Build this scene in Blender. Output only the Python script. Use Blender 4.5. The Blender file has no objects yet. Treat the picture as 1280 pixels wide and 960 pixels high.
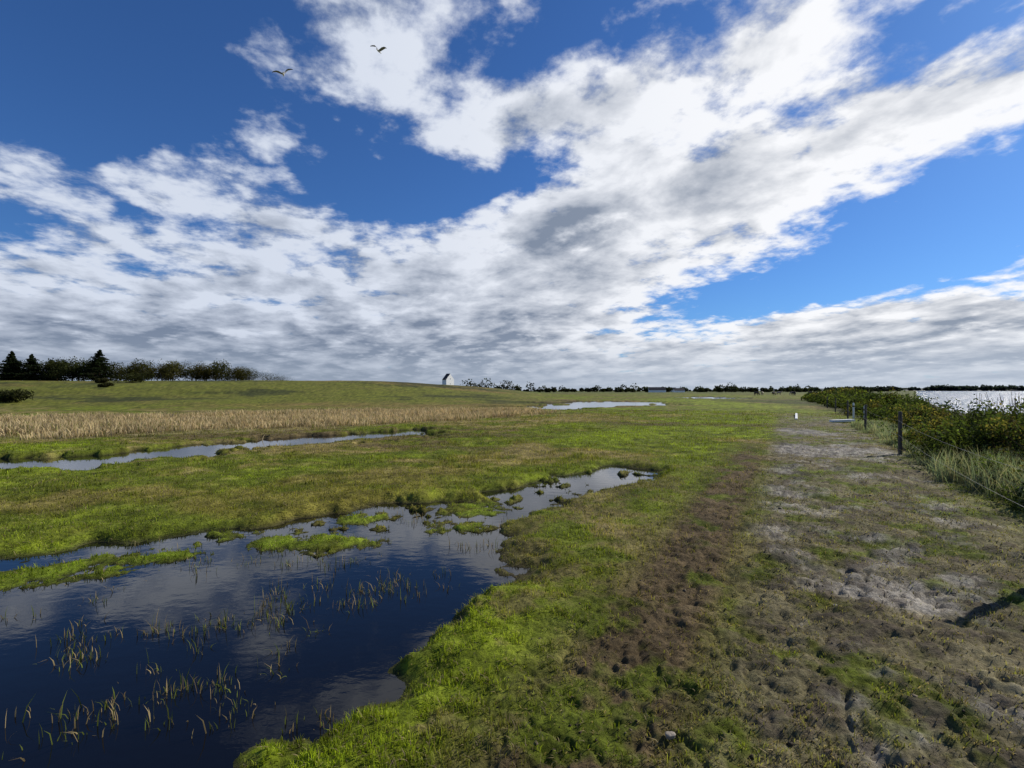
import bpy, math, numpy as np
from mathutils import Vector
rng=np.random.default_rng(7)
scene=bpy.context.scene
scene.view_settings.view_transform='Standard'; scene.view_settings.look='None'; scene.view_settings.exposure=0

# ---------------------------------------------------------------- noise
def vnoise(x,y,seed=0):
    xi=np.floor(x).astype(np.int64); yi=np.floor(y).astype(np.int64)
    fx=x-xi; fy=y-yi
    fx=fx*fx*fx*(fx*(fx*6-15)+10); fy=fy*fy*fy*(fy*(fy*6-15)+10)
    def h(a,b):
        v=(a*374761393+b*668265263+seed*982451653)&0xffffffff
        v=((v^(v>>13))*1274126177)&0xffffffff
        v=((v^(v>>16))*2246822519)&0xffffffff
        v=v^(v>>15)
        return (v&0xffffff)/float(0xffffff)*2-1
    a=h(xi,yi);b=h(xi+1,yi);c=h(xi,yi+1);d=h(xi+1,yi+1)
    return (a*(1-fx)+b*fx)*(1-fy)+(c*(1-fx)+d*fx)*fy
def fbm(x,y,s,octv=4,seed=0,gain=0.5):
    r=np.zeros_like(x);a=1.0;t=0;f=1.0/s;co,si=0.8,0.6
    for i in range(octv):
        xr=(x*co-y*si);yr=(x*si+y*co)
        r+=a*vnoise(xr*f+17.3*i,yr*f+5.1*i,seed+i);t+=a;a*=gain;f*=2.03;co,si=co*0.8-si*0.6,co*0.6+si*0.8
    return r/t*1.5
def sst(a,b,x):
    t=np.clip((x-a)/(b-a),0,1);return t*t*(3-2*t)
def mixc(c,d,t):
    return c*(1-t[:,None])+np.asarray(d)[None,:]*t[:,None]

# ---------------------------------------------------------------- ponds (world metres)
POND=[(-1.38,2.52),(-1.41,2.66),(-1.29,2.85),(-1.05,3.06),(-.88,3.31),(-.8,3.66),(-.576,4.09),(-.356,4.55),(-.138,4.92),(-.034,5.48),(-.148,6.33),(-.058,7.41),(.814,8.69),(1.84,9.81),(2.92,10.86),(3.33,12.16),(2.55,13.08),(1.065,11.36),(.156,10.1),(-.29,9.5),(-.2,8.5),(-1.09,8.8),(-1.9,8.69),(-2.66,8.11),(-3.53,7.28),(-4.59,6.68),(-5.13,6.08),(-5.66,5.66),(-6.6,5.02),(-8,3.5),(-8.5,0),(-5,-3),(-2.5,-1),(-1.6,1.2)]
STREAM=[(-12.2,13.5),(-11.1,16.2),(-9,19.9),(-6.56,22.1),(-4.2,23.6),(-3.9,21.4),(-6,19.3),(-8.7,16.4),(-9.8,14.3),(-10.7,12.9),(-15,11.5),(-17,12.6)]
MARSH1=[(1.8,56),(8,76),(16.3,90),(22,79),(17.5,61),(9.5,59),(5,52.5)]
MARSH2=[(42,118),(46,140),(60,150),(58,128),(50,112)]
ISL=[[(-5.33,5.33),(-4.91,5.82),(-4.18,6.08),(-3.6,6.24),(-3.46,5.96),(-4.06,5.53),(-4.43,5.15),(-4.86,4.86),(-7,4.0),(-7,4.6)],
     [(-3.69,6.76),(-2.7,6.72),(-1.79,6.76),(-1.68,6.33),(-2.26,6.02),(-3.04,6.08)],
     [(-2.5,7.3),(-2.5,7.75),(-1.9,7.8),(-1.95,7.35)],
     [(-1.05,7.8),(-.95,8.5),(-.35,8.6),(-.15,7.7)],
     [(-1.15,6.95),(-1.1,7.25),(-.45,7.3),(-.5,6.95)]]
def sdf(px,py,poly):
    P=np.array(poly,float);n=len(P)
    d=np.full(px.shape,1e9);s=np.ones(px.shape)
    j=n-1
    for i in range(n):
        ex,ey=P[j]-P[i]; wx=px-P[i,0]; wy=py-P[i,1]
        t=np.clip((wx*ex+wy*ey)/(ex*ex+ey*ey),0,1)
        bx=wx-ex*t; by=wy-ey*t
        d=np.minimum(d,bx*bx+by*by)
        c1=py>=P[i,1];c2=py<P[j,1];c3=ex*wy>ey*wx
        flip=(c1&c2&c3)|(~c1&~c2&~c3)
        s=np.where(flip,-s,s); j=i
    return s*np.sqrt(d)
def sdf_far(x,y,poly,m=4.0):
    P=np.array(poly);o=np.full(x.shape,m)
    k=(x>P[:,0].min()-m)&(x<P[:,0].max()+m)&(y>P[:,1].min()-m)&(y<P[:,1].max()+m)
    if k.any(): o[k]=np.clip(sdf(x[k],y[k],poly),-9,m)
    return o
def dwater(x,y):
    d=sdf_far(x,y,POND); isl=np.full(x.shape,4.0)
    for I in ISL: isl=np.minimum(isl,sdf_far(x,y,I))
    isl_n=isl+fbm(x,y,.3,4,71,.75)*.36
    d=d+fbm(x,y,.9,4,5)*.24+fbm(x,y,.22,3,6)*.12
    hm=fbm(x,y,.38,4,77,.6); hb=sst(5.0,7.0,y)*sst(-6.5,-4,x)
    d=np.where((hm*hb>.45)&(d<0),(hm*hb-.45)*.4,d)
    d=np.maximum(d,-isl_n)
    s=sdf_far(x,y,STREAM)+fbm(x,y,1.3,5,8,.6)*1.5-.6
    m=np.minimum(sdf_far(x,y,MARSH1,7),sdf_far(x,y,MARSH2,7))+fbm(x*.35,y,3.2,5,9,.6)*5.5-1.6
    return np.minimum(np.minimum(d,s),m),isl
WL=-0.10
def shore_x(y):
    return np.interp(y,[-4000,-50,0,20,48,75,199,1000,9000],[10,14,30,36,48,64,158,790,7110])
def sline(x,y): return x-(0.53*np.clip(y,-50,60)+0.05*np.clip(y-60,0,1e5)-0.97)
def mudmask(x,y):
    s=sline(x,y)
    n=fbm(x,y,.5,5,21,.6)
    m=np.full_like(x,.30)*sst(.6,1.4,s)
    for (cx,cy,r,a) in [(3.2,6.4,.45,.95),(3.35,4.6,.9,.8),(3.0,5.6,.4,.6),(4.9,9.2,1.0,.85),(9.3,15.2,2.6,1.2),(5.6,11.5,1.0,.7),(4.0,7.8,.6,.55),(2.4,3.4,.6,.5),(12.3,22,2.2,1.0),(3.7,3.6,.5,.5),(7,11.5,1.3,.6)]:
        m=np.maximum(m,a*np.exp(-((x-cx)**2+(y-cy)**2)/(r*r)))
    return sst(.3,.95,m+n*.6)*sst(.3,1.0,s)*sst(5.0,3.8,s)*sst(45,30,y)
def hillf(x,y):
    e=fbm(x,y,40,3,31)
    return 4.1*sst(46,128,y+e*7-0.12*np.clip(x+60,-60,60))*sst(17,-34,x+e*5-(np.clip(y-130,0,400))*.02)*(1+.04*fbm(x,y,24,4,33))
def height(x,y,fine=True):
    d,isl=dwater(x,y); r=np.hypot(x,y)
    und=fbm(x,y,5,3,1)*.022
    if fine:
        near=sst(60,15,r)
        und=und+fbm(x,y,.45,4,2)*.022*near+ (fbm(x,y,1.6,3,3)*.035)*sst(200,40,r)
        s=sline(x,y)
        rough=(.35+.65*sst(-1.2,.0,s))*sst(5.5,3.5,s)*sst(40,12,r)*sst(.05,.5,d)
        v=fbm(x,y,.17,3,4)
        hoof=-(1-np.clip(np.abs(v)*2.2,0,1))*.040+fbm(x,y,.075,3,44,.6)*.016
        mm=mudmask(x,y)
        und=und+rough*hoof*(.75+.4*mm)+rough*.02
        und=und+fbm(x,y,.09,2,45)*.005*near
    bank=sst(0,.4,d)*(1-.72*sst(.35,.05,isl))
    z=WL+np.clip(d,0,.2)*.12*(1-.5*sst(.35,.05,isl))+bank*(.085+und)
    z=np.where(d<0,WL-.16*sst(0,.5,-d)-.004,z)
    z=z+hillf(x,y)
    xs=shore_x(y); t=sst(-14,0,x-xs)
    z=z*(1-t)+(-1.15)*t-np.clip(x-xs,0,20)*.08
    return z,d,isl
GREEN=(.112,.138,.014);BRIGHT=(.165,.210,.012);OLIVE=(.155,.138,.026);BROWN=(.090,.065,.033);DRY=(.21,.165,.068);MUD=(.21,.188,.155);DARK=(.028,.024,.016)
REED=[(-60,6),(-40,11),(-19,18.6),(-9.5,24.5),(-2.5,32),(3.5,43),(1,46),(-8,45),(-18,38),(-32,33),(-70,30)]
def colour(x,y,d,isl):
    n=len(x); s=sline(x,y); r=np.hypot(x,y)
    a=fbm(x,y,2.2,4,11); b=fbm(x,y,.5,4,12); c=fbm(x,y,9,4,13); f=fbm(x,y,.12,3,14)
    C=np.tile(np.array(GREEN),(n,1))
    C=mixc(C,OLIVE,sst(-.1,.6,a*.6+c*.6+b*.3))
    C=mixc(C,BRIGHT,sst(.0,.6,-a*.5+b*.5-c*.4)*.85)
    C=mixc(C,DRY,sst(.15,.65,c*.6+a*.5+b*.5)*.8*sst(9,14,r))
    C=mixc(C,BROWN,sst(.1,.6,fbm(x*.35,y,2.6,5,15,.6)+b*.35)*.8*sst(8,14,r))
    g=sst(-4,-2.,s)*sst(-.2,-1.1,s)*sst(16,9,r)
    C=mixc(C,BRIGHT,g*.6*sst(-.5,.2,b+.2))
    C=mixc(C,BROWN,g*sst(-.1,.35,a*.7+b*.6+f*.3)*.75)
    C=mixc(C,BRIGHT,.8*sst(30,55,y)*sst(-12,-5,s)*sst(5,0,s)*sst(120,90,y)*sst(-.6,.2,b+a))
    C=mixc(C,DRY,.8*np.exp(-((x-1.2)**2/.5+(y-7.0)**2/3.0))*sst(-.4,.3,b+a*.3))
    tr=np.exp(-((s+.05)/.6)**2)*sst(22,13,r)
    C=mixc(C,BROWN,np.clip(tr*1.3,0,1)*sst(-.7,.0,b+f*.3))
    p=sst(.3,.9,s)*sst(5.2,3.6,s)*sst(46,26,y)
    C=mixc(C,(.14,.118,.068),p*sst(-.5,.2,b+a*.4+f*.4)*.9)
    mm=mudmask(x,y); C=mixc(C,MUD,mm*.85)
    C=mixc(C,(.062,.048,.035),p*sst(.05,.65,fbm(x,y,.17,3,4)*-1+f*.5)*.75)
    C=mixc(C,(.12,.165,.012),sst(.25,-.05,isl)*sst(-.5,.2,b+.1)*.85)
    R=sdf_far(x,y,REED,3)+b*.9
    C=mixc(C,(.30,.235,.12),sst(.6,-.8,R)*.9)
    h=sst(42,60,y)*sst(14,-8,x)
    C=mixc(C,(.120,.125,.020),h*.85)
    C=mixc(C,(.175,.125,.042),h*sst(-.15,.4,fbm(x*.5,y*.7,20,6,16,.65)+a*.2)*.9)
    C=mixc(C,(.036,.042,.014),h*sst(.05,.5,fbm(x*.5,y*.6,9,6,17,.7))*.85)
    C=mixc(C,DARK,sst(.18,.0,d)*.85)
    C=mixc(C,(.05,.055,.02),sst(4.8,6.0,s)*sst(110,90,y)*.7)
    bx=x-shore_x(y);nr_=sst(260,120,r)
    C=mixc(C,(.16,.14,.11),sst(-9,-6,bx)*nr_); C=mixc(C,(.05,.045,.035),sst(-5,-2,bx+b*2)*nr_)
    far=sst(150,500,r)
    C=mixc(C,(.085,.10,.035),far*.7)
    C=C*(1+.35*f+.25*b)[:,None]
    return np.clip(C,.004,.9),mm

# ---------------------------------------------------------------- mesh helpers
def build(name,V,quads=None,tris=None,col=None,mat=None,smooth=False,parent=None,loc=None):
    me=bpy.data.meshes.new(name)
    V=np.asarray(V,np.float32)
    parts=[];tot=[]
    if quads is not None and len(quads): q=np.asarray(quads,np.int32);parts.append(q.ravel());tot.append(np.full(len(q),4,np.int32))
    if tris is not None and len(tris): t=np.asarray(tris,np.int32);parts.append(t.ravel());tot.append(np.full(len(t),3,np.int32))
    L=np.concatenate(parts);T=np.concatenate(tot);S=np.concatenate([[0],np.cumsum(T)[:-1]]).astype(np.int32)
    me.vertices.add(len(V));me.vertices.foreach_set('co',V.ravel())
    me.loops.add(len(L));me.loops.foreach_set('vertex_index',L)
    me.polygons.add(len(T));me.polygons.foreach_set('loop_start',S);me.polygons.foreach_set('loop_total',T)
    if smooth: me.polygons.foreach_set('use_smooth',np.ones(len(T),bool))
    me.update(calc_edges=True)
    if col is not None:
        at=me.color_attributes.new('Col','FLOAT_COLOR','POINT')
        c=np.ones((len(V),4),np.float32);c[:,:col.shape[1]]=col;at.data.foreach_set('color',c.ravel())
    ob=bpy.data.objects.new(name,me);scene.collection.objects.link(ob)
    if mat: me.materials.append(mat)
    if parent: ob.parent=parent
    if loc is not None: ob.location=loc
    return ob
def new_mat(name):
    m=bpy.data.materials.new(name);m.use_nodes=True;nt=m.node_tree;nt.nodes.clear()
    o=nt.nodes.new('ShaderNodeOutputMaterial');return m,nt,o
def simple(name,color,rough=.7,nscale=8,var=.25,bump=.2):
    m,nt,o=new_mat(name);N=nt.nodes.new;L=nt.links.new
    p=N('ShaderNodeBsdfPrincipled');p.inputs['Roughness'].default_value=rough
    tc=N('ShaderNodeTexCoord');no=N('ShaderNodeTexNoise');no.inputs['Scale'].default_value=nscale;no.inputs['Detail'].default_value=6
    L(tc.outputs['Object'],no.inputs['Vector'])
    mx=N('ShaderNodeMix');mx.data_type='RGBA'
    mx.inputs[6].default_value=(*[c*(1-var) for c in color],1);mx.inputs[7].default_value=(*[min(1,c*(1+var)) for c in color],1)
    L(no.outputs[0],mx.inputs[0]);L(mx.outputs[2],p.inputs['Base Color'])
    b=N('ShaderNodeBump');b.inputs['Strength'].default_value=bump;b.inputs['Distance'].default_value=.02
    L(no.outputs[0],b.inputs['Height']);L(b.outputs[0],p.inputs['Normal']);L(p.outputs[0],o.inputs[0]);return m
def leafmat(name,trans=.4,rough=.6,tint=(1.3,1.35,.7),spec=.3):
    m,nt,o=new_mat(name);N=nt.nodes.new;L=nt.links.new
    at=N('ShaderNodeAttribute');at.attribute_name='Col'
    tc=N('ShaderNodeTexCoord');no=N('ShaderNodeTexNoise');no.inputs['Scale'].default_value=3;no.inputs['Detail'].default_value=1;L(tc.outputs['Object'],no.inputs['Vector'])
    mr=N('ShaderNodeMapRange');mr.inputs[1].default_value=.3;mr.inputs[2].default_value=.7;mr.inputs[3].default_value=.75;mr.inputs[4].default_value=1.25;L(no.outputs[0],mr.inputs[0])
    vm=N('ShaderNodeVectorMath');vm.operation='SCALE';L(at.outputs['Color'],vm.inputs[0]);L(mr.outputs[0],vm.inputs['Scale'])
    p=N('ShaderNodeBsdfPrincipled');p.inputs['Roughness'].default_value=rough;p.inputs['Specular IOR Level'].default_value=spec;L(vm.outputs[0],p.inputs['Base Color'])
    t=N('ShaderNodeBsdfTranslucent');v2=N('ShaderNodeVectorMath');v2.operation='MULTIPLY';v2.inputs[1].default_value=tint
    L(vm.outputs[0],v2.inputs[0]);L(v2.outputs[0],t.inputs['Color'])
    mx=N('ShaderNodeMixShader');mx.inputs[0].default_value=trans;L(p.outputs[0],mx.inputs[1]);L(t.outputs[0],mx.inputs[2]);L(mx.outputs[0],o.inputs[0]);return m

# ---------------------------------------------------------------- ground
m_ground,nt,o=new_mat('meadow_soil');N=nt.nodes.new;L=nt.links.new
at=N('ShaderNodeAttribute');at.attribute_name='Col'
geo=N('ShaderNodeNewGeometry')
n1=N('ShaderNodeTexNoise');n1.inputs['Scale'].default_value=28;n1.inputs['Detail'].default_value=8;n1.inputs['Roughness'].default_value=.7;L(geo.outputs['Position'],n1.inputs['Vector'])
n2=N('ShaderNodeTexNoise');n2.inputs['Scale'].default_value=1.7;n2.inputs['Detail'].default_value=8;L(geo.outputs['Position'],n2.inputs['Vector'])
mr=N('ShaderNodeMapRange');mr.inputs[1].default_value=.3;mr.inputs[2].default_value=.7;mr.inputs[3].default_value=.4;mr.inputs[4].default_value=1.6;L(n1.outputs[0],mr.inputs[0])
mr2=N('ShaderNodeMapRange');mr2.inputs[1].default_value=.3;mr2.inputs[2].default_value=.7;mr2.inputs[3].default_value=.65;mr2.inputs[4].default_value=1.35;L(n2.outputs[0],mr2.inputs[0])
mu=N('ShaderNodeMath');mu.operation='MULTIPLY';L(mr.outputs[0],mu.inputs[0]);L(mr2.outputs[0],mu.inputs[1])
vm=N('ShaderNodeVectorMath');vm.operation='SCALE';L(at.outputs['Color'],vm.inputs[0]);L(mu.outputs[0],vm.inputs['Scale'])
p=N('ShaderNodeBsdfPrincipled');L(vm.outputs[0],p.inputs['Base Color']);p.inputs['Specular IOR Level'].default_value=.1
mr3=N('ShaderNodeMapRange');mr3.inputs[3].default_value=.95;mr3.inputs[4].default_value=.6;L(at.outputs['Alpha'],mr3.inputs[0]);L(mr3.outputs[0],p.inputs['Roughness'])
b=N('ShaderNodeBump');b.inputs['Strength'].default_value=.9;b.inputs['Distance'].default_value=.03;L(n1.outputs[0],b.inputs['Height']);L(b.outputs[0],p.inputs['Normal'])
L(p.outputs[0],o.inputs[0])
az=np.concatenate([np.arange(-62,62,.17),np.arange(62,298,5.0)])*math.pi/180
rr=np.concatenate([np.exp(np.linspace(math.log(.5),math.log(60),720)),np.exp(np.linspace(math.log(60),math.log(9000),260))[1:]])
A,R=np.meshgrid(az,rr);X=(R*np.sin(A)).ravel();Y=(R*np.cos(A)).ravel()
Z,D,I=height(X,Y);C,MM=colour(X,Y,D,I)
nr,na=len(rr),len(az)
idx=np.arange(nr*na).reshape(nr,na)
a=idx[:-1,:];bq=np.roll(idx,-1,1)[:-1,:];cq=np.roll(idx,-1,1)[1:,:];dq=idx[1:,:]
Q=np.stack([a,dq,cq,bq],-1).reshape(-1,4)
V=np.stack([X,Y,Z],1);V=np.vstack([V,[[0,0,0]]])
T=np.stack([np.full(na,nr*na),idx[0],np.roll(idx[0],-1)],1)
Cc=np.vstack([np.hstack([C,MM[:,None]]),[[.1,.1,.03,0]]])
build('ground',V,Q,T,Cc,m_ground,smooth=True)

# ---------------------------------------------------------------- water
def water_mat(name,deep,rough,scale,strength,dist):
    m,nt,o=new_mat(name);N=nt.nodes.new;L=nt.links.new
    p=N('ShaderNodeBsdfPrincipled');p.inputs['Base Color'].default_value=(*deep,1);p.inputs['Roughness'].default_value=rough;p.inputs['IOR'].default_value=1.333
    g=N('ShaderNodeNewGeometry');mp=N('ShaderNodeMapping');mp.inputs['Scale'].default_value=(scale,scale*1.6,1)
    mp.inputs['Rotation'].default_value=(0,0,.5)
    L(g.outputs['Position'],mp.inputs['Vector']);n=N('ShaderNodeTexNoise');n.inputs['Scale'].default_value=1;n.inputs['Detail'].default_value=4
    L(mp.outputs[0],n.inputs['Vector']);b=N('ShaderNodeBump');b.inputs['Strength'].default_value=strength;b.inputs['Distance'].default_value=dist
    L(n.outputs[0],b.inputs['Height']);L(b.outputs[0],p.inputs['Normal']);L(p.outputs[0],o.inputs[0]);return m
mw=water_mat('still_pond_water',(.004,.004,.005),.02,5,.14,.01)
ms=water_mat('sea_surface',(.03,.055,.075),.28,.5,1.0,1.6)
def sheet(name,x0,x1,y0,y1,z,mat):
    return build(name,[(x0,y0,z),(x1,y0,z),(x1,y1,z),(x0,y1,z)],[(0,1,2,3)],None,None,mat)
sheet('pond_water',-19,4.6,-4.5,27,WL,mw)
sheet('marsh_water',-6,30,45,98,WL,mw)
sheet('marsh_water',36,68,104,158,WL,mw)
sheet('sea_water',22,9000,-3000,9000,-1.15,ms)

# ---------------------------------------------------------------- blades
def blades(P,h,w,lean,col,rngl,tipmul=1.25):
    n=len(P);th=rngl.uniform(0,2*math.pi,n);ph=rngl.uniform(0,2*math.pi,n)
    wx=np.cos(th)*w*.5;wy=np.sin(th)*w*.5
    lx=np.cos(ph)*lean*h;ly=np.sin(ph)*lean*h
    V=np.zeros((n,5,3));zz=h*np.sqrt(np.clip(1-np.minimum(lean,.98)**2,0.03,1))
    V[:,0]=P+np.stack([-wx,-wy,-.01+0*h],1);V[:,1]=P+np.stack([wx,wy,-.01+0*h],1)
    V[:,2]=P+np.stack([lx*.35+wx*.8,ly*.35+wy*.8,zz*.6],1);V[:,3]=P+np.stack([lx*.35-wx*.8,ly*.35-wy*.8,zz*.6],1)
    V[:,4]=P+np.stack([lx,ly,zz],1)
    k=np.arange(n)[:,None]*5
    q=k+np.array([[0,1,2,3]]);t=k+np.array([[3,2,4]])
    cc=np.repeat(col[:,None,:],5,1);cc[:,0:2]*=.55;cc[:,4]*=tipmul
    return V.reshape(-1,3),q,t,cc.reshape(-1,3)
m_grass=leafmat('grass_blades',.4,.8,(1.3,1.3,.7),.1);m_dry=leafmat('dry_reed',.35,.8,(1.1,1.0,.85),.1);m_leaf=leafmat('leaf_foliage',.45,.85,(1.3,1.35,.7),.08)
n=430000
r=np.exp(rng.uniform(math.log(1.4),math.log(48),n));t=rng.uniform(-62,62,n)*math.pi/180
x=r*np.sin(t);y=r*np.cos(t);z,d,isl=height(x,y);c,mm=colour(x,y,d,isl);s=sline(x,y)
patch=fbm(x,y,.3,3,51)*.6+fbm(x,y,1.3,3,52)*.6
clump=fbm(x,y,.13,3,54,.6)
u=rng.random(n)
brown=np.exp(-((s+.05)/.6)**2)*sst(22,13,r)
path=sst(.0,.9,s)*sst(5.2,3.8,s)*sst(50,26,y)
nearf=sst(11,5,r)
keep=(d>.02)&(u>mm*.93)&(u>brown*(.8-.4*patch))&(u>path*(.5-.5*patch))&(s<9)&(x<shore_x(y)-8)
keep&=(u>nearf*sst(.2,-.3,clump+.3*patch)*.88)
isd=rng.random(n)<(.15+.3*brown+.34*path)
h=rng.uniform(.014,.040,n)*(1+.3*patch)*(1-.25*path)*(1+r*.035)*(1+.55*np.clip(clump,-.6,1)*nearf)
h*=np.where(isl<.15,.95,1)
tus=sst(.25,.7,fbm(x,y,.8,3,53))*sst(7,12,r)*sst(.4,-.5,s);h*=1+1.3*tus
w=.0036*(1+r*.15)*rng.uniform(.7,1.4,n)
lean=rng.uniform(.1,.9,n);lean=np.where(isd,rng.uniform(.8,1,n),lean);h=np.where(isd,h*1.5,h)
br=rng.uniform(.6,2.0,n)*(1+.3*np.clip(clump,-1,1))
col=c*br[:,None]*1.15
gr=np.clip(rng.normal(.4,.3,n),0,1)*(1-.5*tus)
col=col*(1-gr[:,None]*.6)+np.array([.152,.188,.012])[None]*(gr[:,None]*.6)*br[:,None]
strawc=np.array([.30,.24,.125])[None]*rng.uniform(.45,1.3,n)[:,None]
col=np.where(isd[:,None],strawc,col)
P=np.stack([x,y,z],1)[keep]
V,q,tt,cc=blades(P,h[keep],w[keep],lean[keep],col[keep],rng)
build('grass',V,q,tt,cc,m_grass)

# reeds
n=250000
x=rng.uniform(-62,5,n);y=rng.uniform(6,48,n);k=sdf(x,y,REED)+fbm(x,y,2.5,5,61,.6)*2.6+rng.normal(0,.5,n)<0
x=x[k];y=y[k];n=len(x);z,d,isl=height(x,y,False);r=np.hypot(x,y)
h=rng.uniform(.15,.45,n)*(1+.4*fbm(x,y,2.4,4,62));w=.012+.0008*r
col=np.array([.60,.48,.26])[None]*rng.uniform(.55,1.15,n)[:,None]*(1+.25*fbm(x,y,1.5,3,63))[:,None]
g=(rng.random(n)<.14)[:,None];col=np.where(g,np.array([.18,.19,.05])[None],col)
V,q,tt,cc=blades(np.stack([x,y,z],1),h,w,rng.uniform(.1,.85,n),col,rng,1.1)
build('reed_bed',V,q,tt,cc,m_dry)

# emergent stems in pond
Ps=[];
for (cx,cy,rad,m) in [(-2.35,3.05,.22,70),(-2.15,3.25,.3,60),(-2.6,4.0,.25,45),(-2.35,4.25,.15,30),(-1.9,4.15,.3,60),(-2.05,4.45,.2,40),(-1.95,3.45,.25,45),(-3.0,3.75,.3,60),(-3.3,3.9,.25,40),(-1.45,4.6,.25,45),(-1.25,4.9,.25,60),(-.95,4.9,.2,35),(-2.75,2.85,.3,25),(-2.3,4.9,.25,30),(-1.1,2.95,.12,16),(-1.6,3.0,.15,22),(-3.6,3.2,.5,30),(-4.2,4.4,.4,30),(-2.0,5.5,.4,40),(-3.4,5.3,.5,30),(-1.4,7.6,.4,50),(-.5,7.0,.4,60),(-2.5,5.95,.6,80),(-4,5.4,.6,60),(-1.2,5.2,.5,60),(-.7,6.2,.4,50)]:
    for _ in range(6):
        k=max(2,m//4);ax,ay=rng.normal(cx,rad*.7),rng.normal(cy,rad*.6)
        Ps.append(np.stack([rng.normal(ax,.03+rad*.1,k),rng.normal(ay,.03+rad*.1,k)],1))
Pp=np.vstack(Ps);n=len(Pp)
h=rng.uniform(.01,.10,n);h=np.where(rng.random(n)<.10,h*1.6,h)
col=np.where((rng.random(n)<.5)[:,None],np.array([.36,.28,.13])[None],np.array([.16,.20,.03])[None])*rng.uniform(.5,1.2,n)[:,None]
V,q,tt,cc=blades(np.stack([Pp[:,0],Pp[:,1],np.full(n,WL-.01)],1),h+.015,rng.uniform(.004,.008,n),rng.uniform(.05,.97,n),col,rng,1.2)
build('pond_reeds',V,q,tt,cc,m_dry)

# ---------------------------------------------------------------- foliage clumps
def leaves(cent,rad,n,size,base,rngl,shade=True):
    v=rngl.normal(size=(n,3));v/=np.linalg.norm(v,axis=1)[:,None]
    rr_=rngl.uniform(.35,1.08,n)**.6
    lump=1+.22*np.sin(v[:,0]*5+cent[0]*3)*np.cos(v[:,1]*4+cent[1]*2)+.12*np.sin(v[:,2]*9+cent[0])
    p=np.asarray(cent)[None]+v*(rr_*lump)[:,None]*np.asarray(rad)[None]
    a=rngl.normal(size=(n,3));a/=np.linalg.norm(a,axis=1)[:,None]
    b=np.cross(a,rngl.normal(size=(n,3)));b/=np.linalg.norm(b,axis=1)[:,None]
    s=size*rngl.uniform(.5,1.3,n)[:,None]
    V=np.stack([p-a*s,p-b*s*.55,p+a*s,p+b*s*.55],1)
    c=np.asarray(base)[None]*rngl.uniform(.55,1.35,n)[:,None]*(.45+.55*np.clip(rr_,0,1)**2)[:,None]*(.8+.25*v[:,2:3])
    return V.reshape(-1,3),np.arange(n*4).reshape(-1,4),np.repeat(c,4,0)
class Acc:
    def __init__(s): s.V=[];s.Q=[];s.C=[];s.n=0
    def add(s,V,Q,C): s.V.append(V);s.Q.append(Q+s.n);s.C.append(C);s.n+=len(V)
    def limb(s,p0,p1,r0,r1,c,k=7):
        p0=np.array(p0,float);p1=np.array(p1,float);d=p1-p0;d/=np.linalg.norm(d)
        a=np.cross(d,[.3,.9,.1]);a/=np.linalg.norm(a);b=np.cross(d,a)
        t=np.arange(k)*2*math.pi/k;ring=np.cos(t)[:,None]*a+np.sin(t)[:,None]*b
        V=np.vstack([p0+ring*r0,p1+ring*r1]);i=np.arange(k);j=(i+1)%k
        s.add(V,np.stack([i,j,j+k,i+k],1),np.tile(np.array(c)[None],(2*k,1)))
    def make(s,name,mat,loc=None): return build(name,np.vstack(s.V),np.vstack(s.Q),None,np.vstack(s.C),mat,loc=loc)
BARK=(.06,.045,.03)
def deciduous(x,y,z,h,wid,base):
    A=Acc();A.limb((0,0,-.5),(.1,.05,h*.5),h*.035,h*.018,BARK)
    for i in range(13):
        a=rng.uniform(0,6.28);rr_=wid*rng.uniform(.1,.42);zz=h*rng.uniform(.22,.85)
        if zz>h*.65: rr_*=.6
        c=(math.cos(a)*rr_,math.sin(a)*rr_,zz)
        A.limb((.05,0,h*rng.uniform(.1,.3)),c,h*.013,h*.004,BARK,5)
        q=wid*rng.uniform(.15,.28)
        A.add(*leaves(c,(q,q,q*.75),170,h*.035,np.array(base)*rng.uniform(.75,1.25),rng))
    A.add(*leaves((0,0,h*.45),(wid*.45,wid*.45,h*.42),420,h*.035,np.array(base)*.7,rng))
    A.make('deciduous_tree',m_leaf,(x,y,z))
def conifer(x,y,z,h,wid):
    A=Acc();A.limb((0,0,-.5),(0,0,h*.97),h*.03,h*.004,BARK)
    for i in range(46):
        f=i/45;zz=h*(.08+.9*f);L_=wid*.5*(1-f)**.85*rng.uniform(.5,1.3)+.12
        for k in range(5 if f<.8 else 3):
            a=rng.uniform(0,6.28);l=L_*rng.uniform(.7,1.2);e=(math.cos(a)*l,math.sin(a)*l,zz-l*.1)
            A.limb((0,0,zz),e,h*.005,h*.0015,BARK,4)
            for tt_ in (0.4,.75,1.0):
                A.add(*leaves((e[0]*tt_,e[1]*tt_,zz-l*.1*tt_),(L_*.2+.1,L_*.2+.1,.16),9,.22,(.024,.036,.014),rng))
    A.make('conifer_tree',m_leaf,(x,y,z))
def zat(x,y): return float(height(np.array([float(x)]),np.array([float(y)]),False)[0][0])
for (px,py,h,w) in [(-133,136,8.2,6.5),(-128.5,137,7.4,6.5),(-136.5,140,7.4,7),(-108,134,8.4,8.4),(-125,139,6.0,6)]:
    conifer(px,py,zat(px,py),h,w)
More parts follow.
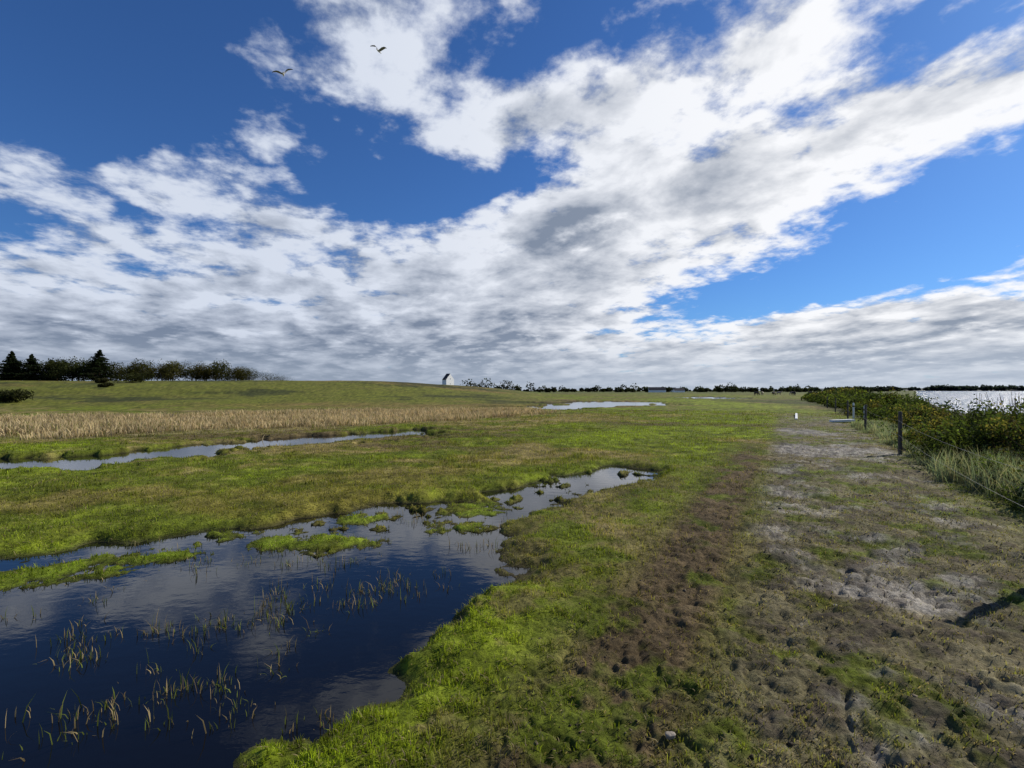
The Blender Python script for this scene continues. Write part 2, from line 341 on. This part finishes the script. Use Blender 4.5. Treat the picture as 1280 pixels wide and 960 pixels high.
TR=[(-121,136,5.6,8,(.055,.062,.02)),(-116,135,6.4,9,(.05,.06,.02)),(-112,137,6.0,8,(.045,.055,.018)),(-104,136,3.6,7,(.07,.072,.024)),(-97,134,5.6,8,(.08,.08,.026)),(-93,136,4.2,7.5,(.11,.095,.03)),(-89.5,135,5.3,7.5,(.095,.09,.028)),(-84,136,4.1,7.5,(.07,.07,.022)),(-80,134,4.8,7,(.10,.085,.028)),(-76.5,135,5.2,7.5,(.07,.075,.024)),(-73,136,4.2,7,(.095,.085,.026)),(-69.5,135,3.0,7,(.07,.072,.022)),(-65,136,2.2,7,(.06,.062,.02)),(-61,136,1.4,6,(.06,.062,.02)),(-142,138,6,8,(.045,.055,.018)),(-149,140,6,8,(.045,.055,.018)),(-131,140,5.4,9,(.05,.06,.018)),(-137,138,4.8,8,(.06,.065,.02)),(-101,139,4.4,9,(.06,.062,.02)),(-87,139,4.6,9,(.06,.062,.02)),(-118.5,140,6.6,10,(.045,.052,.017)),(-109,139,5.2,9,(.05,.056,.018)),(-94,140,5,9,(.06,.062,.02)),(-81,140,4.6,9,(.06,.062,.02)),(-126,142,6,9,(.045,.052,.017)),(-104,142,5,9,(.05,.056,.018)),(-74,140,3.8,8,(.06,.062,.02))]
for (px,py,h,w,b_) in TR: deciduous(px,py,zat(px,py),h,w,b_)
def bush(x,y,w,h,base,name='shrub'):
    A=Acc();z=zat(x,y)
    for i in range(9):
        c=(rng.normal(0,w*.24),rng.normal(0,w*.2),h*rng.uniform(.2,.62));A.limb((0,0,-.1),c,.03,.01,BARK,4)
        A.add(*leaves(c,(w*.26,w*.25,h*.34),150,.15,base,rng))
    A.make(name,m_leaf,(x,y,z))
bush(-79,106,4.6,2.6,(.045,.05,.018));bush(-60,62,3.2,1.7,(.055,.06,.022));bush(-62.5,63,3,1.6,(.05,.055,.02));bush(-84,105,2.2,1.1,(.05,.05,.02));bush(-70,88,2,.8,(.05,.05,.02))

# distant tree belts (one mass each)
def belt(name,x0,x1,y,h,dens,base,leaf=1.1,z0=0.0,dep=18,flat=1.0,lo=.4):
    A=Acc();L_=x1-x0;m=max(2,int(L_/ (h*.7)*dens))
    for i in range(m):
        cx=rng.uniform(x0,x1);hh=h*(rng.uniform(lo,1.1));e=min(cx-x0,x1-cx)/(L_*.5);hh*=.5+.5*min(1,e*2.5)
        cy=y+rng.uniform(-dep,dep)*.5
        A.limb((cx,cy,z0-1),(cx,cy,z0+hh*.5),h*.03,h*.02,BARK,4)
        A.add(*leaves((cx,cy,z0+hh*.5),(hh*.6*flat,hh*.5,hh*.5),90,leaf,np.array(base)*rng.uniform(.7,1.3),rng))
    A.make(name,m_leaf)
TB=(.036,.044,.022)
belt('tree_belt',-50,-17,500,13,2.4,TB);belt('tree_belt',-15,25,510,11.5,2.4,TB);belt('tree_belt',26,42,490,8,2,TB)
belt('tree_belt',46,70,560,6.5,1.3,TB,1,0,18,1,.3);belt('tree_belt',84,104,560,7,1.5,TB);belt('tree_belt',108,142,520,8.6,2.2,TB);belt('tree_belt',160,190,600,6,2,TB);belt('tree_belt',188,236,520,9.5,2.4,TB)
belt('tree_belt',246,270,540,7,2,TB);belt('tree_belt',285,310,540,6,2,TB);belt('tree_belt',325,350,600,8.5,2,TB);belt('tree_belt',370,420,600,6.5,1.6,TB,1.1)
belt('hedgerow',-60,520,720,4.4,.7,(.034,.042,.026),1.4,0,18,1,.2);belt('hedgerow',40,720,950,8,.9,(.035,.045,.03),2,0,18,1,.2)
# coast across the bay, with its woods
xs=np.linspace(1500,5200,140);ys=np.array([2560,2620,2760]);hs=11+3*np.sin(xs*.004)+2*np.sin(xs*.013+1)
V=[]
for k,(yy,f) in enumerate(zip(ys,(-.3,1,.2))):
    for xx,hh in zip(xs,hs): V.append((xx,yy,hh*f if f>0 else -3))
Q=[(k*140+i,k*140+i+1,(k+1)*140+i+1,(k+1)*140+i) for k in range(2) for i in range(139)]
build('distant_coast',V,Q,None,np.tile([[.035,.048,.045]],(len(V),1)),m_ground,smooth=True)
belt('coastal_woods',1500,4600,2590,24,1.8,(.035,.05,.05),7,3,60,2.2,.3)

# ---------------------------------------------------------------- rose hedge and marram grass
A=Acc();cnt=0
while cnt<800:
    yy=math.exp(rng.uniform(math.log(6.5),math.log(125)));ss=rng.uniform(5.2 if yy<20 else 6.6,8.8+.09*max(yy-12,0))
    xx=ss+.53*min(yy,60)+.05*max(yy-60,0)-.97
    cnt+=1
    if xx>shore_x(np.array([yy]))[0]-12 : continue
    if yy>62: xx=xx+ (yy-62)*.5
    nv=float(fbm(np.array([xx]),np.array([yy]),2.2+.05*yy,3,91)[0])
    if nv<-.42: continue
    hh=rng.uniform(.4,1.15)*(1.12 if yy<18 else 1+yy*.006)*(.7 if ss<5.7 else 1)*(1+.6*nv);z=zat(xx,yy)
    wd=rng.uniform(.35,.85)*(1+yy*.012)
    base=np.array([(.072,.098,.024),(.10,.122,.027),(.052,.074,.022),(.17,.145,.04)][rng.choice(4,p=[.32,.28,.25,.15])])
    dist=math.hypot(xx,yy)
    for k in range(5):
        ox,oy,oz=rng.normal(0,wd*.5),rng.normal(0,wd*.5),rng.uniform(-.25,.2)*hh
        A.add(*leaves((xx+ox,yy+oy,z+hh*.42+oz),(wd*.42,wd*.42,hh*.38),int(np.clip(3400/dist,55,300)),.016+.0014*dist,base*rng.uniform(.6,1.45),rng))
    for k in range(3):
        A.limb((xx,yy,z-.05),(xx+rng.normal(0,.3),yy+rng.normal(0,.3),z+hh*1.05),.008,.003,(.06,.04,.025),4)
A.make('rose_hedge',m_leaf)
n=46000;cl=520
cy=np.exp(rng.uniform(math.log(5.0),math.log(26),cl));cs=rng.normal(5.0,.4,cl)+np.where(cy<11,rng.uniform(-.2,1.8,cl),rng.uniform(0,1.0,cl));cx=cs+.53*cy-.97
ci=rng.integers(0,cl,n);x=cx[ci]+rng.normal(0,.11,n);y=cy[ci]+rng.normal(0,.11,n);z,d,i_=height(x,y,False)
h=rng.uniform(.2,.62,n)*np.where(cy[ci]<11,1.2,.6);w=.003+.0005*y
col=np.where((rng.random(n)<.6)[:,None],np.array([.24,.30,.20])[None],np.array([.36,.34,.23])[None])*rng.uniform(.6,1.2,n)[:,None]
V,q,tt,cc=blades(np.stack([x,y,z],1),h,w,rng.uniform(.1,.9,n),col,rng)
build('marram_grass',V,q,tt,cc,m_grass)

# ---------------------------------------------------------------- stones and clods
def rock(name,x,y,r,mat,seed):
    import bmesh
    bm=bmesh.new();bmesh.ops.create_icosphere(bm,subdivisions=3,radius=r)
    for v in bm.verts:
        f=1+.25*math.sin(v.co.x/r*3+seed)*math.cos(v.co.y/r*2.5+seed*2)+.1*math.sin(v.co.z/r*6+seed);v.co*=f;v.co.z*=.65
    me=bpy.data.meshes.new(name);bm.to_mesh(me);bm.free();me.materials.append(mat)
    for p_ in me.polygons:p_.use_smooth=True
    ob=bpy.data.objects.new(name,me);scene.collection.objects.link(ob);ob.location=(x,y,zat(x,y)+r*.3);ob.rotation_euler=(0,0,seed)
m_stone=simple('field_stone',(.26,.22,.165),.8,40,.3,.4)
for (x_,y_,r_) in [(.82,2.68,.024),(1.9,3.3,.014),(2.7,4.3,.016)]: rock('stone',x_,y_,r_,m_stone,x_*7)
n=5000;r=np.exp(rng.uniform(math.log(1.8),math.log(20),n));t=rng.uniform(-35,55,n)*math.pi/180;x=r*np.sin(t);y=r*np.cos(t);s=sline(x,y)
z,d,isl=height(x,y);k=(s>-.9+rng.normal(0,.3,n))&(s<4.4)&(d>.1);x=x[k];y=y[k];z=z[k];n=len(x);r=r[k]
sz=.0038*(1+r*.10)*np.exp(rng.normal(0,.5,n))
o8=np.array([(1,0,0),(0,1,0),(-1,0,0),(0,-1,0),(0,0,.8),(0,0,-.8)],float)
Vc=np.stack([x,y,z],1)[:,None,:]+(o8[None]*rng.uniform(.6,1.3,(n,6,1)))*sz[:,None,None]
tr_=np.array([(0,1,4),(1,2,4),(2,3,4),(3,0,4),(1,0,5),(2,1,5),(3,2,5),(0,3,5)])
Tc=(np.arange(n)[:,None,None]*6+tr_[None]).reshape(-1,3)
cb_=np.array([.10,.078,.052])[None]*rng.uniform(.4,1.8,n)[:,None]
build('soil_clods',Vc.reshape(-1,3),None,Tc,np.repeat(cb_,6,0),m_ground,smooth=True)

# ---------------------------------------------------------------- fence
m_wood=simple('weathered_wood',(.085,.07,.055),.85,12,.4,.6);m_wire=simple('fence_wire',(.16,.15,.14),.5,30,.2,.1);m_white=simple('white_paint',(.72,.72,.68),.6,20,.12,.2)
def empty(name,loc=(0,0,0)):
    e=bpy.data.objects.new(name,None);scene.collection.objects.link(e);e.location=loc;return e
def tube(name,pts,radii,mat,parent,k=10,cap=True):
    V=[];F=[]
    pts=[Vector(p_) for p_ in pts]
    for i,p_ in enumerate(pts):
        d_=(pts[min(i+1,len(pts)-1)]-pts[max(i-1,0)]).normalized();a_=d_.orthogonal().normalized();b_=d_.cross(a_)
        for j in range(k):
            t_=2*math.pi*j/k;V.append(p_+(a_*math.cos(t_)+b_*math.sin(t_))*radii[i])
    for i in range(len(pts)-1):
        for j in range(k): F.append((i*k+j,i*k+(j+1)%k,(i+1)*k+(j+1)%k,(i+1)*k+j))
    if cap: F.append(tuple(range((len(pts)-1)*k,len(pts)*k)))
    me=bpy.data.meshes.new(name);me.from_pydata(V,[],F);me.materials.append(mat);ob=bpy.data.objects.new(name,me);scene.collection.objects.link(ob);ob.parent=parent;return ob
fe=empty('wire_fence');posts=[(5.25,4.95,1.45),(10.9,14.4,1.2),(16.2,23.5,1.15),(21.3,32.5,1.15),(26.5,42,1.15),(32,52,1.15)]
for i,(x_,y_,h_) in enumerate(posts):
    z_=zat(x_,y_);lx=rng.normal(0,.03);r_=.05
    tube('post_%d'%(i+1),[(x_,y_,z_-.3),(x_+lx*.5,y_,z_+h_*.5),(x_+lx,y_,z_+h_-.02),(x_+lx,y_,z_+h_)],[r_*1.05,r_,r_*.95,r_*.75],m_wood,fe)
for lv in (.55,.95):
    for i in range(len(posts)-1):
        a_,b_=posts[i],posts[i+1];za,zb=zat(a_[0],a_[1]),zat(b_[0],b_[1])
        pts=[(a_[0]+(b_[0]-a_[0])*t_-.055,a_[1]+(b_[1]-a_[1])*t_,za+(zb-za)*t_+lv-.08*4*t_*(1-t_)) for t_ in np.linspace(0,1,9)]
        tube('wire_%d'%i,pts,[.002]*9,m_wire,fe,4,False)
for (x_,y_,h_) in [(22.0,33,1.0),(18.6,27.0,1.0)]:
    e=empty('marker_post',(x_,y_,zat(x_,y_)));tube('shaft',[(0,0,-.2),(0,0,h_*.9),(0,0,h_)],[.055,.055,.03],m_white,e)
    tube('band',[(0,0,h_*.72),(0,0,h_*.82)],[.059,.059],m_wood,e)
def plank(name,x_,y_,l,w_,th,rot):
    import bmesh
    bm=bmesh.new();bmesh.ops.create_cube(bm,size=1)
    for v in bm.verts: v.co.x*=l;v.co.y*=w_;v.co.z*=th
    bmesh.ops.bevel(bm,geom=bm.edges[:],offset=.01,segments=2,affect='EDGES')
    for v in bm.verts: v.co.z+=.02*math.sin(v.co.x*2)
    me=bpy.data.meshes.new(name);bm.to_mesh(me);bm.free();me.materials.append(m_white);ob=bpy.data.objects.new(name,me);scene.collection.objects.link(ob);ob.location=(x_,y_,zat(x_,y_)+th*.5+.04);ob.rotation_euler=(0,0,rot)
plank('wooden_board',18.3,28.4,1.3,.35,.12,.1);plank('wooden_board',19.2,34.6,7.5,.14,.06,1.064)

# ---------------------------------------------------------------- church
m_wash=simple('whitewash',(.86,.85,.82),.8,3,.03,.15);m_tile=simple('dark_roof',(.045,.035,.032),.7,6,.3,.4);m_glass=simple('dark_window',(.02,.02,.025),.2,3,.1,0)
def gable(prefix,w_,l,he,hr,parent,off=(0,0)):
    x0,y0=off;W=w_/2
    V=[(x0-W,y0,-2),(x0+W,y0,-2),(x0+W,y0,he),(x0,y0,hr),(x0-W,y0,he),(x0-W,y0+l,-2),(x0+W,y0+l,-2),(x0+W,y0+l,he),(x0,y0+l,hr),(x0-W,y0+l,he)]
    F=[(0,1,2,3,4),(9,8,7,6,5),(1,6,7,2),(5,0,4,9)]
    me=bpy.data.meshes.new(prefix+'walls');me.from_pydata(V,[],F);me.materials.append(m_wash);ob=bpy.data.objects.new(prefix+'walls',me);scene.collection.objects.link(ob);ob.parent=parent
    for sgn,nm in ((-1,'roof_a'),(1,'roof_b')):
        sl=(hr-he)/W;e=.25;t_=.22
        xa=x0+sgn*(W+e);za=he-sl*e+.03
        V=[(xa,y0+.25,za),(x0,y0+.25,hr+.03),(x0,y0+l-.25,hr+.03),(xa,y0+l-.25,za)];V+=[(a_,b_,c_+t_) for a_,b_,c_ in V]
        F=[(0,1,2,3),(4,5,6,7),(0,1,5,4),(2,3,7,6),(3,0,4,7),(1,2,6,5)]
        me=bpy.data.meshes.new(prefix+nm);me.from_pydata(V,[],F);me.materials.append(m_tile);ob=bpy.data.objects.new(prefix+nm,me);scene.collection.objects.link(ob);ob.parent=parent
def panel(nm,x_,y_,z_,w_,h_,parent):
    V=[(x_-w_/2,y_,z_),(x_+w_/2,y_,z_),(x_+w_/2,y_,z_+h_*.8),(x_,y_,z_+h_),(x_-w_/2,y_,z_+h_*.8)]
    me=bpy.data.meshes.new(nm);me.from_pydata(V,[],[(0,1,2,3,4)]);me.materials.append(m_glass);ob=bpy.data.objects.new(nm,me);scene.collection.objects.link(ob);ob.parent=parent
ch=empty('church',(-35.0,290,zat(-35.0,290)));ch.rotation_euler=(0,0,math.radians(50))
gable('tower_',6.0,3.4,4.0,7.1,ch);panel('belfry_window',0,-.03,4.0,.4,.7,ch);panel('slit_window',0,-.03,1.2,.3,.7,ch)
for (x_,y_,l,h_) in [(150,500,16,3.2),(170,505,10,2.6),(205,640,14,3.5)]:
    fh=empty('farmhouse',(x_,y_,0));fh.rotation_euler=(0,0,math.radians(80));gable('house_',6,l,h_*.7,h_*1.5,fh)
    for k in range(3):
        panel('window_%d'%k,-1.8+1.8*k,-.03,.8,.8,1.1,fh)

# ---------------------------------------------------------------- animals
def skinobj(name,verts,edges,radii,mat,parent=None,sub=2):
    me=bpy.data.meshes.new(name);me.from_pydata(verts,edges,[]);ob=bpy.data.objects.new(name,me);scene.collection.objects.link(ob)
    md=ob.modifiers.new('s','SKIN')
    for i,r_ in enumerate(radii): me.skin_vertices[0].data[i].radius=r_ if isinstance(r_,tuple) else (r_,r_)
    me.skin_vertices[0].data[0].use_root=True
    s_=ob.modifiers.new('u','SUBSURF');s_.levels=sub;s_.render_levels=sub;me.materials.append(mat)
    if parent: ob.parent=parent
    return ob
def cow(x_,y_,rot,mat,graze):
    V=[(0,0,1.05),(.45,0,1.08),(.75,0,1.12),(-.5,0,1.08),(-.75,0,1.12)];E=[(0,1),(1,2),(0,3),(3,4)];R_=[.34,.35,.26,.34,.24]
    hd=[(1.05,0,.85),(1.25,0,.4),(1.38,0,.16)] if graze else [(1.05,0,1.35),(1.25,0,1.5),(1.55,0,1.38)]
    i=len(V);V+=hd;R_+=[.16,.13,.08];E+=[(2,i),(i,i+1),(i+1,i+2)]
    for sy in (-.2,.2):
        i=len(V);V+=[(.55,sy,.75),(.56,sy,.42),(.55,sy,.03)];R_+=[.12,.065,.055];E+=[(1,i),(i,i+1),(i+1,i+2)]
        i=len(V);V+=[(-.55,sy,.8),(-.68,sy,.45),(-.62,sy,.03)];R_+=[.15,.07,.055];E+=[(3,i),(i,i+1),(i+1,i+2)]
    i=len(V);V+=[(-.95,0,1.0),(-.98,0,.5)];R_+=[.03,.025];E+=[(4,i),(i,i+1)]
    ob=skinobj('cow',V,E,R_,mat,None,1);ob.location=(x_,y_,zat(x_,y_));ob.rotation_euler=(0,0,rot)
mc1=simple('cow_hide_dark',(.03,.02,.016),.8,3,.4,.1);mc2=simple('cow_hide_pale',(.4,.32,.24),.8,3,.3,.1)
for k,(x_,y_) in enumerate([(88,180),(94,184),(98,178),(102,186),(105,180),(84,176),(99,190)]): cow(x_,y_,rng.uniform(0,6.28),mc1 if k%3 else mc2,k%2)
m_gw=simple('gull_white',(.75,.75,.75),.7,5,.05,0);m_gg=simple('gull_grey_wing',(.22,.23,.25),.7,5,.2,0);m_gk=simple('gull_black_tip',(.02,.02,.02),.7,5,.2,0)
def gull(loc,yaw,roll,up):
    e=empty('gull',loc);e.rotation_euler=(roll,0,yaw)
    skinobj('body',[(0,0,0),(.14,0,.01),(.22,0,.03),(.29,0,.025),(.33,0,.015),(-.14,0,.0),(-.26,0,.0)],[(0,1),(1,2),(2,3),(3,4),(0,5),(5,6)],[.065,.055,.04,.036,.012,.045,(.05,.012)],m_gw,e)
    for sg,nm in ((1,'wing_a'),(-1,'wing_b')):
        P=[(.10,-.09,.03,0),(.14,-.10,.25,up*.7),(.12,-.06,.40,up),(.02,-.10,.58,up*.85),(-.10,-.13,.70,up*.55)]
        V=[]
        for (xa,xb,yy_,zz_) in P: V+=[(xa,sg*yy_,zz_+.02),(xb,sg*yy_,zz_+.005),(xb,sg*yy_,zz_-.005),(xa,sg*yy_,zz_-.01)]
        F=[]
        for i in range(len(P)-1):
            for j in range(4): F.append((i*4+j,i*4+(j+1)%4,(i+1)*4+(j+1)%4,(i+1)*4+j))
        F.append((16,17,18,19))
        me=bpy.data.meshes.new(nm);me.from_pydata(V,[],F);[me.materials.append(q_) for q_ in (m_gg,m_gk)]
        for i,p_ in enumerate(me.polygons):
            if i>=12:p_.material_index=1
        ob=bpy.data.objects.new(nm,me);scene.collection.objects.link(ob);ob.parent=e
gull((-9.2,35,1.8+23.4),math.radians(70),math.radians(20),.30)
gull((-15.75,35,1.8+21.8),math.radians(110),math.radians(-20),.26)

# ---------------------------------------------------------------- sun, sky
SAZ=math.radians(62);SEL=math.radians(33)
S=Vector((math.sin(SAZ)*math.cos(SEL),math.cos(SAZ)*math.cos(SEL),math.sin(SEL)))
sl=bpy.data.lights.new('sun','SUN');sl.energy=5.0;sl.angle=math.radians(.5);sl.color=(1,.94,.84)
so=bpy.data.objects.new('sun',sl);scene.collection.objects.link(so);so.rotation_euler=S.to_track_quat('Z','Y').to_euler();so.location=(20,20,40)
w=bpy.data.worlds.new('World');scene.world=w;w.use_nodes=True;nt=w.node_tree;nt.nodes.clear();N=nt.nodes.new;L=nt.links.new
def M(op,a,b=None,c=None,clamp=False):
    nd=N('ShaderNodeMath');nd.operation=op;nd.use_clamp=clamp
    for i,v in enumerate((a,b,c)):
        if v is None: continue
        if isinstance(v,(int,float)): nd.inputs[i].default_value=v
        else: L(v,nd.inputs[i])
    return nd.outputs[0]
def MR(v,a,b,c,d,sm=True):
    nd=N('ShaderNodeMapRange');nd.interpolation_type='SMOOTHSTEP' if sm else 'LINEAR'
    L(v,nd.inputs[0]);
    for i,q_ in enumerate((a,b,c,d)): nd.inputs[i+1].default_value=q_
    return nd.outputs[0]
def MIX(f,a,b):
    nd=N('ShaderNodeMix');nd.data_type='RGBA'
    for i,v in ((0,f),(6,a),(7,b)):
        if isinstance(v,(int,float)): nd.inputs[i].default_value=v
        elif isinstance(v,tuple): nd.inputs[i].default_value=(*v,1)
        else: L(v,nd.inputs[i])
    return nd.outputs[2]
tc=N('ShaderNodeTexCoord');sp=N('ShaderNodeSeparateXYZ');L(tc.outputs['Generated'],sp.inputs[0]);dx,dy,dz=sp.outputs
azd=M('MULTIPLY',M('ARCTAN2',dx,dy),57.2958);eld=M('MULTIPLY',M('ARCSINE',dz),57.2958)
zc=M('ADD',M('MAXIMUM',dz,0.0),.17)
qx=M('DIVIDE',dx,zc);qy=M('DIVIDE',dy,zc)
def qvec(ox,oy,seed,sy):
    cb=N('ShaderNodeCombineXYZ');x_=M('ADD',qx,ox);y_=M('ADD',qy,oy)
    xr=M('ADD',M('MULTIPLY',x_,.94),M('MULTIPLY',y_,.34));yr=M('SUBTRACT',M('MULTIPLY',y_,.94),M('MULTIPLY',x_,.34))
    L(xr,cb.inputs[0]);L(M('MULTIPLY',yr,sy),cb.inputs[1]);cb.inputs[2].default_value=seed;return cb.outputs[0]
def cloudnoise(ox,oy,scale,detail,rough,seed,sy=.85,dist=.15):
    n_=N('ShaderNodeTexNoise');n_.inputs['Scale'].default_value=scale;n_.inputs['Detail'].default_value=detail;n_.inputs['Roughness'].default_value=rough;n_.inputs['Distortion'].default_value=dist
    L(qvec(ox,oy,seed,sy),n_.inputs['Vector']);return n_
wn=cloudnoise(0,0,5,4,.6,2.0,1.0,0)
wv=N('ShaderNodeVectorMath');wv.operation='SUBTRACT';L(wn.outputs[1],wv.inputs[0]);wv.inputs[1].default_value=(.5,.5,.5)
ws=N('ShaderNodeVectorMath');ws.operation='SCALE';L(wv.outputs[0],ws.inputs[0]);ws.inputs['Scale'].default_value=.32
ad=N('ShaderNodeVectorMath');ad.operation='ADD';L(qvec(0,0,0,.85),ad.inputs[0]);L(ws.outputs[0],ad.inputs[1])
v=N('ShaderNodeTexVoronoi');v.feature='SMOOTH_F1';v.voronoi_dimensions='2D';v.inputs['Scale'].default_value=7.5;v.inputs['Smoothness'].default_value=.7
L(ad.outputs[0],v.inputs['Vector']);vA=v.outputs['Distance']
nA=cloudnoise(0,0,3.0,11,.6,3.1).outputs[0]
nB=cloudnoise(.09,.04,3.0,6,.56,3.1).outputs[0]
nC=cloudnoise(0,0,1.1,3,.5,9.0).outputs[0]
nF=cloudnoise(0,0,11,7,.66,5.0,1.0).outputs[0]
blobs=[(-30,8.5,34,8,0,1.15),(24,20.5,30,6.3,8,1.25),(26,31,24,5.5,2,.95),(-12,34,13,5,-10,.7),(-2,27,9,3,18,.85),(-30,18.5,9,3.6,-8,.9),(-26,25,5.5,4,0,.75),(5,13,16,7,20,1.0),
 (38,12,14,2.4,13,-1.7),(25,9.4,8,1.3,8,-.8),(40,5.5,18,3.8,0,1.1),(-13,20,6,3.0,10,-1.1),(-41,26,14,6.5,-5,-1.1),(1,23,6,1.6,30,-.7),(44,28.5,6,1.8,0,-.4),(-5,50,50,7,0,-.4),(6,34,5,3,0,-.2)]
m=M('MULTIPLY',M('EXPONENT',M('MULTIPLY',M('POWER',M('DIVIDE',eld,6.5),2.0),-1.0)),1.5)
m=M('ADD',m,-.58)
for (ca,ce,sa,se,rot,amp) in blobs:
    u_=M('SUBTRACT',azd,ca);v_=M('SUBTRACT',eld,ce);cr,sr=math.cos(math.radians(rot)),math.sin(math.radians(rot))
    a_=M('DIVIDE',M('ADD',M('MULTIPLY',u_,cr),M('MULTIPLY',v_,sr)),sa);b_=M('DIVIDE',M('SUBTRACT',M('MULTIPLY',v_,cr),M('MULTIPLY',u_,sr)),se)
    g=M('EXPONENT',M('MULTIPLY',M('ADD',M('MULTIPLY',a_,a_),M('MULTIPLY',b_,b_)),-1.0))
    m=M('ADD',m,M('MULTIPLY',g,amp))
nn=M('ADD',M('MULTIPLY',M('SUBTRACT',nA,.5),3.4),M('ADD',M('MULTIPLY',M('SUBTRACT',nC,.5),1.5),M('MULTIPLY',M('SUBTRACT',nF,.5),1.2)))
nn=M('ADD',nn,M('MULTIPLY',M('SUBTRACT',.42,vA),.9))
dens=M('ADD',nn,m)
alpha=MR(dens,-.42,.5,0,1)
thick=MR(dens,.3,1.7,0,1)
lit=M('ADD',.95,M('MULTIPLY',M('SUBTRACT',nA,nB),3.6));lit=M('ADD',lit,M('MULTIPLY',M('SUBTRACT',nF,.5),.9))
lit=M('ADD',lit,M('MULTIPLY',M('SUBTRACT',.4,vA),.8))
lit=M('SUBTRACT',lit,M('MULTIPLY',thick,.84),clamp=True)
leftf=MR(azd,-30,35,.0,1)
white=MIX(leftf,(.66,.72,.84),(.96,.97,1.0));grey=MIX(leftf,(.18,.23,.33),(.26,.31,.40))
cc=MIX(lit,grey,white)
haze=MR(eld,0,7,.8,0)
cc=MIX(haze,cc,MIX(leftf,(.31,.37,.47),(.50,.57,.68)))
STR=.09
vs=N('ShaderNodeVectorMath');vs.operation='SCALE';L(cc,vs.inputs[0]);vs.inputs['Scale'].default_value=1/STR
sky=N('ShaderNodeTexSky');sky.sky_type='NISHITA';sky.sun_disc=False;sky.sun_elevation=SEL;sky.sun_rotation=SAZ;sky.air_density=1.0;sky.dust_density=.3;sky.ozone_density=2.5
tint=N('ShaderNodeVectorMath');tint.operation='MULTIPLY';L(sky.outputs[0],tint.inputs[0]);tint.inputs[1].default_value=(.38,.68,1.12)
fin=MIX(alpha,tint.outputs[0],vs.outputs[0])
bg=N('ShaderNodeBackground');bg.inputs['Strength'].default_value=STR;L(fin,bg.inputs[0]);wo=N('ShaderNodeOutputWorld');L(bg.outputs[0],wo.inputs[0])
w.cycles.sampling_method='MANUAL';w.cycles.sample_map_resolution=512

# ---------------------------------------------------------------- camera
cd=bpy.data.cameras.new('camera');cam=bpy.data.objects.new('camera',cd);scene.collection.objects.link(cam)
cd.sensor_width=36;cd.lens=18;cd.clip_end=30000;cd.clip_start=.05
cam.location=(0,0,1.8);cam.rotation_euler=(math.radians(90.72),0,0);scene.camera=cam
print('done')
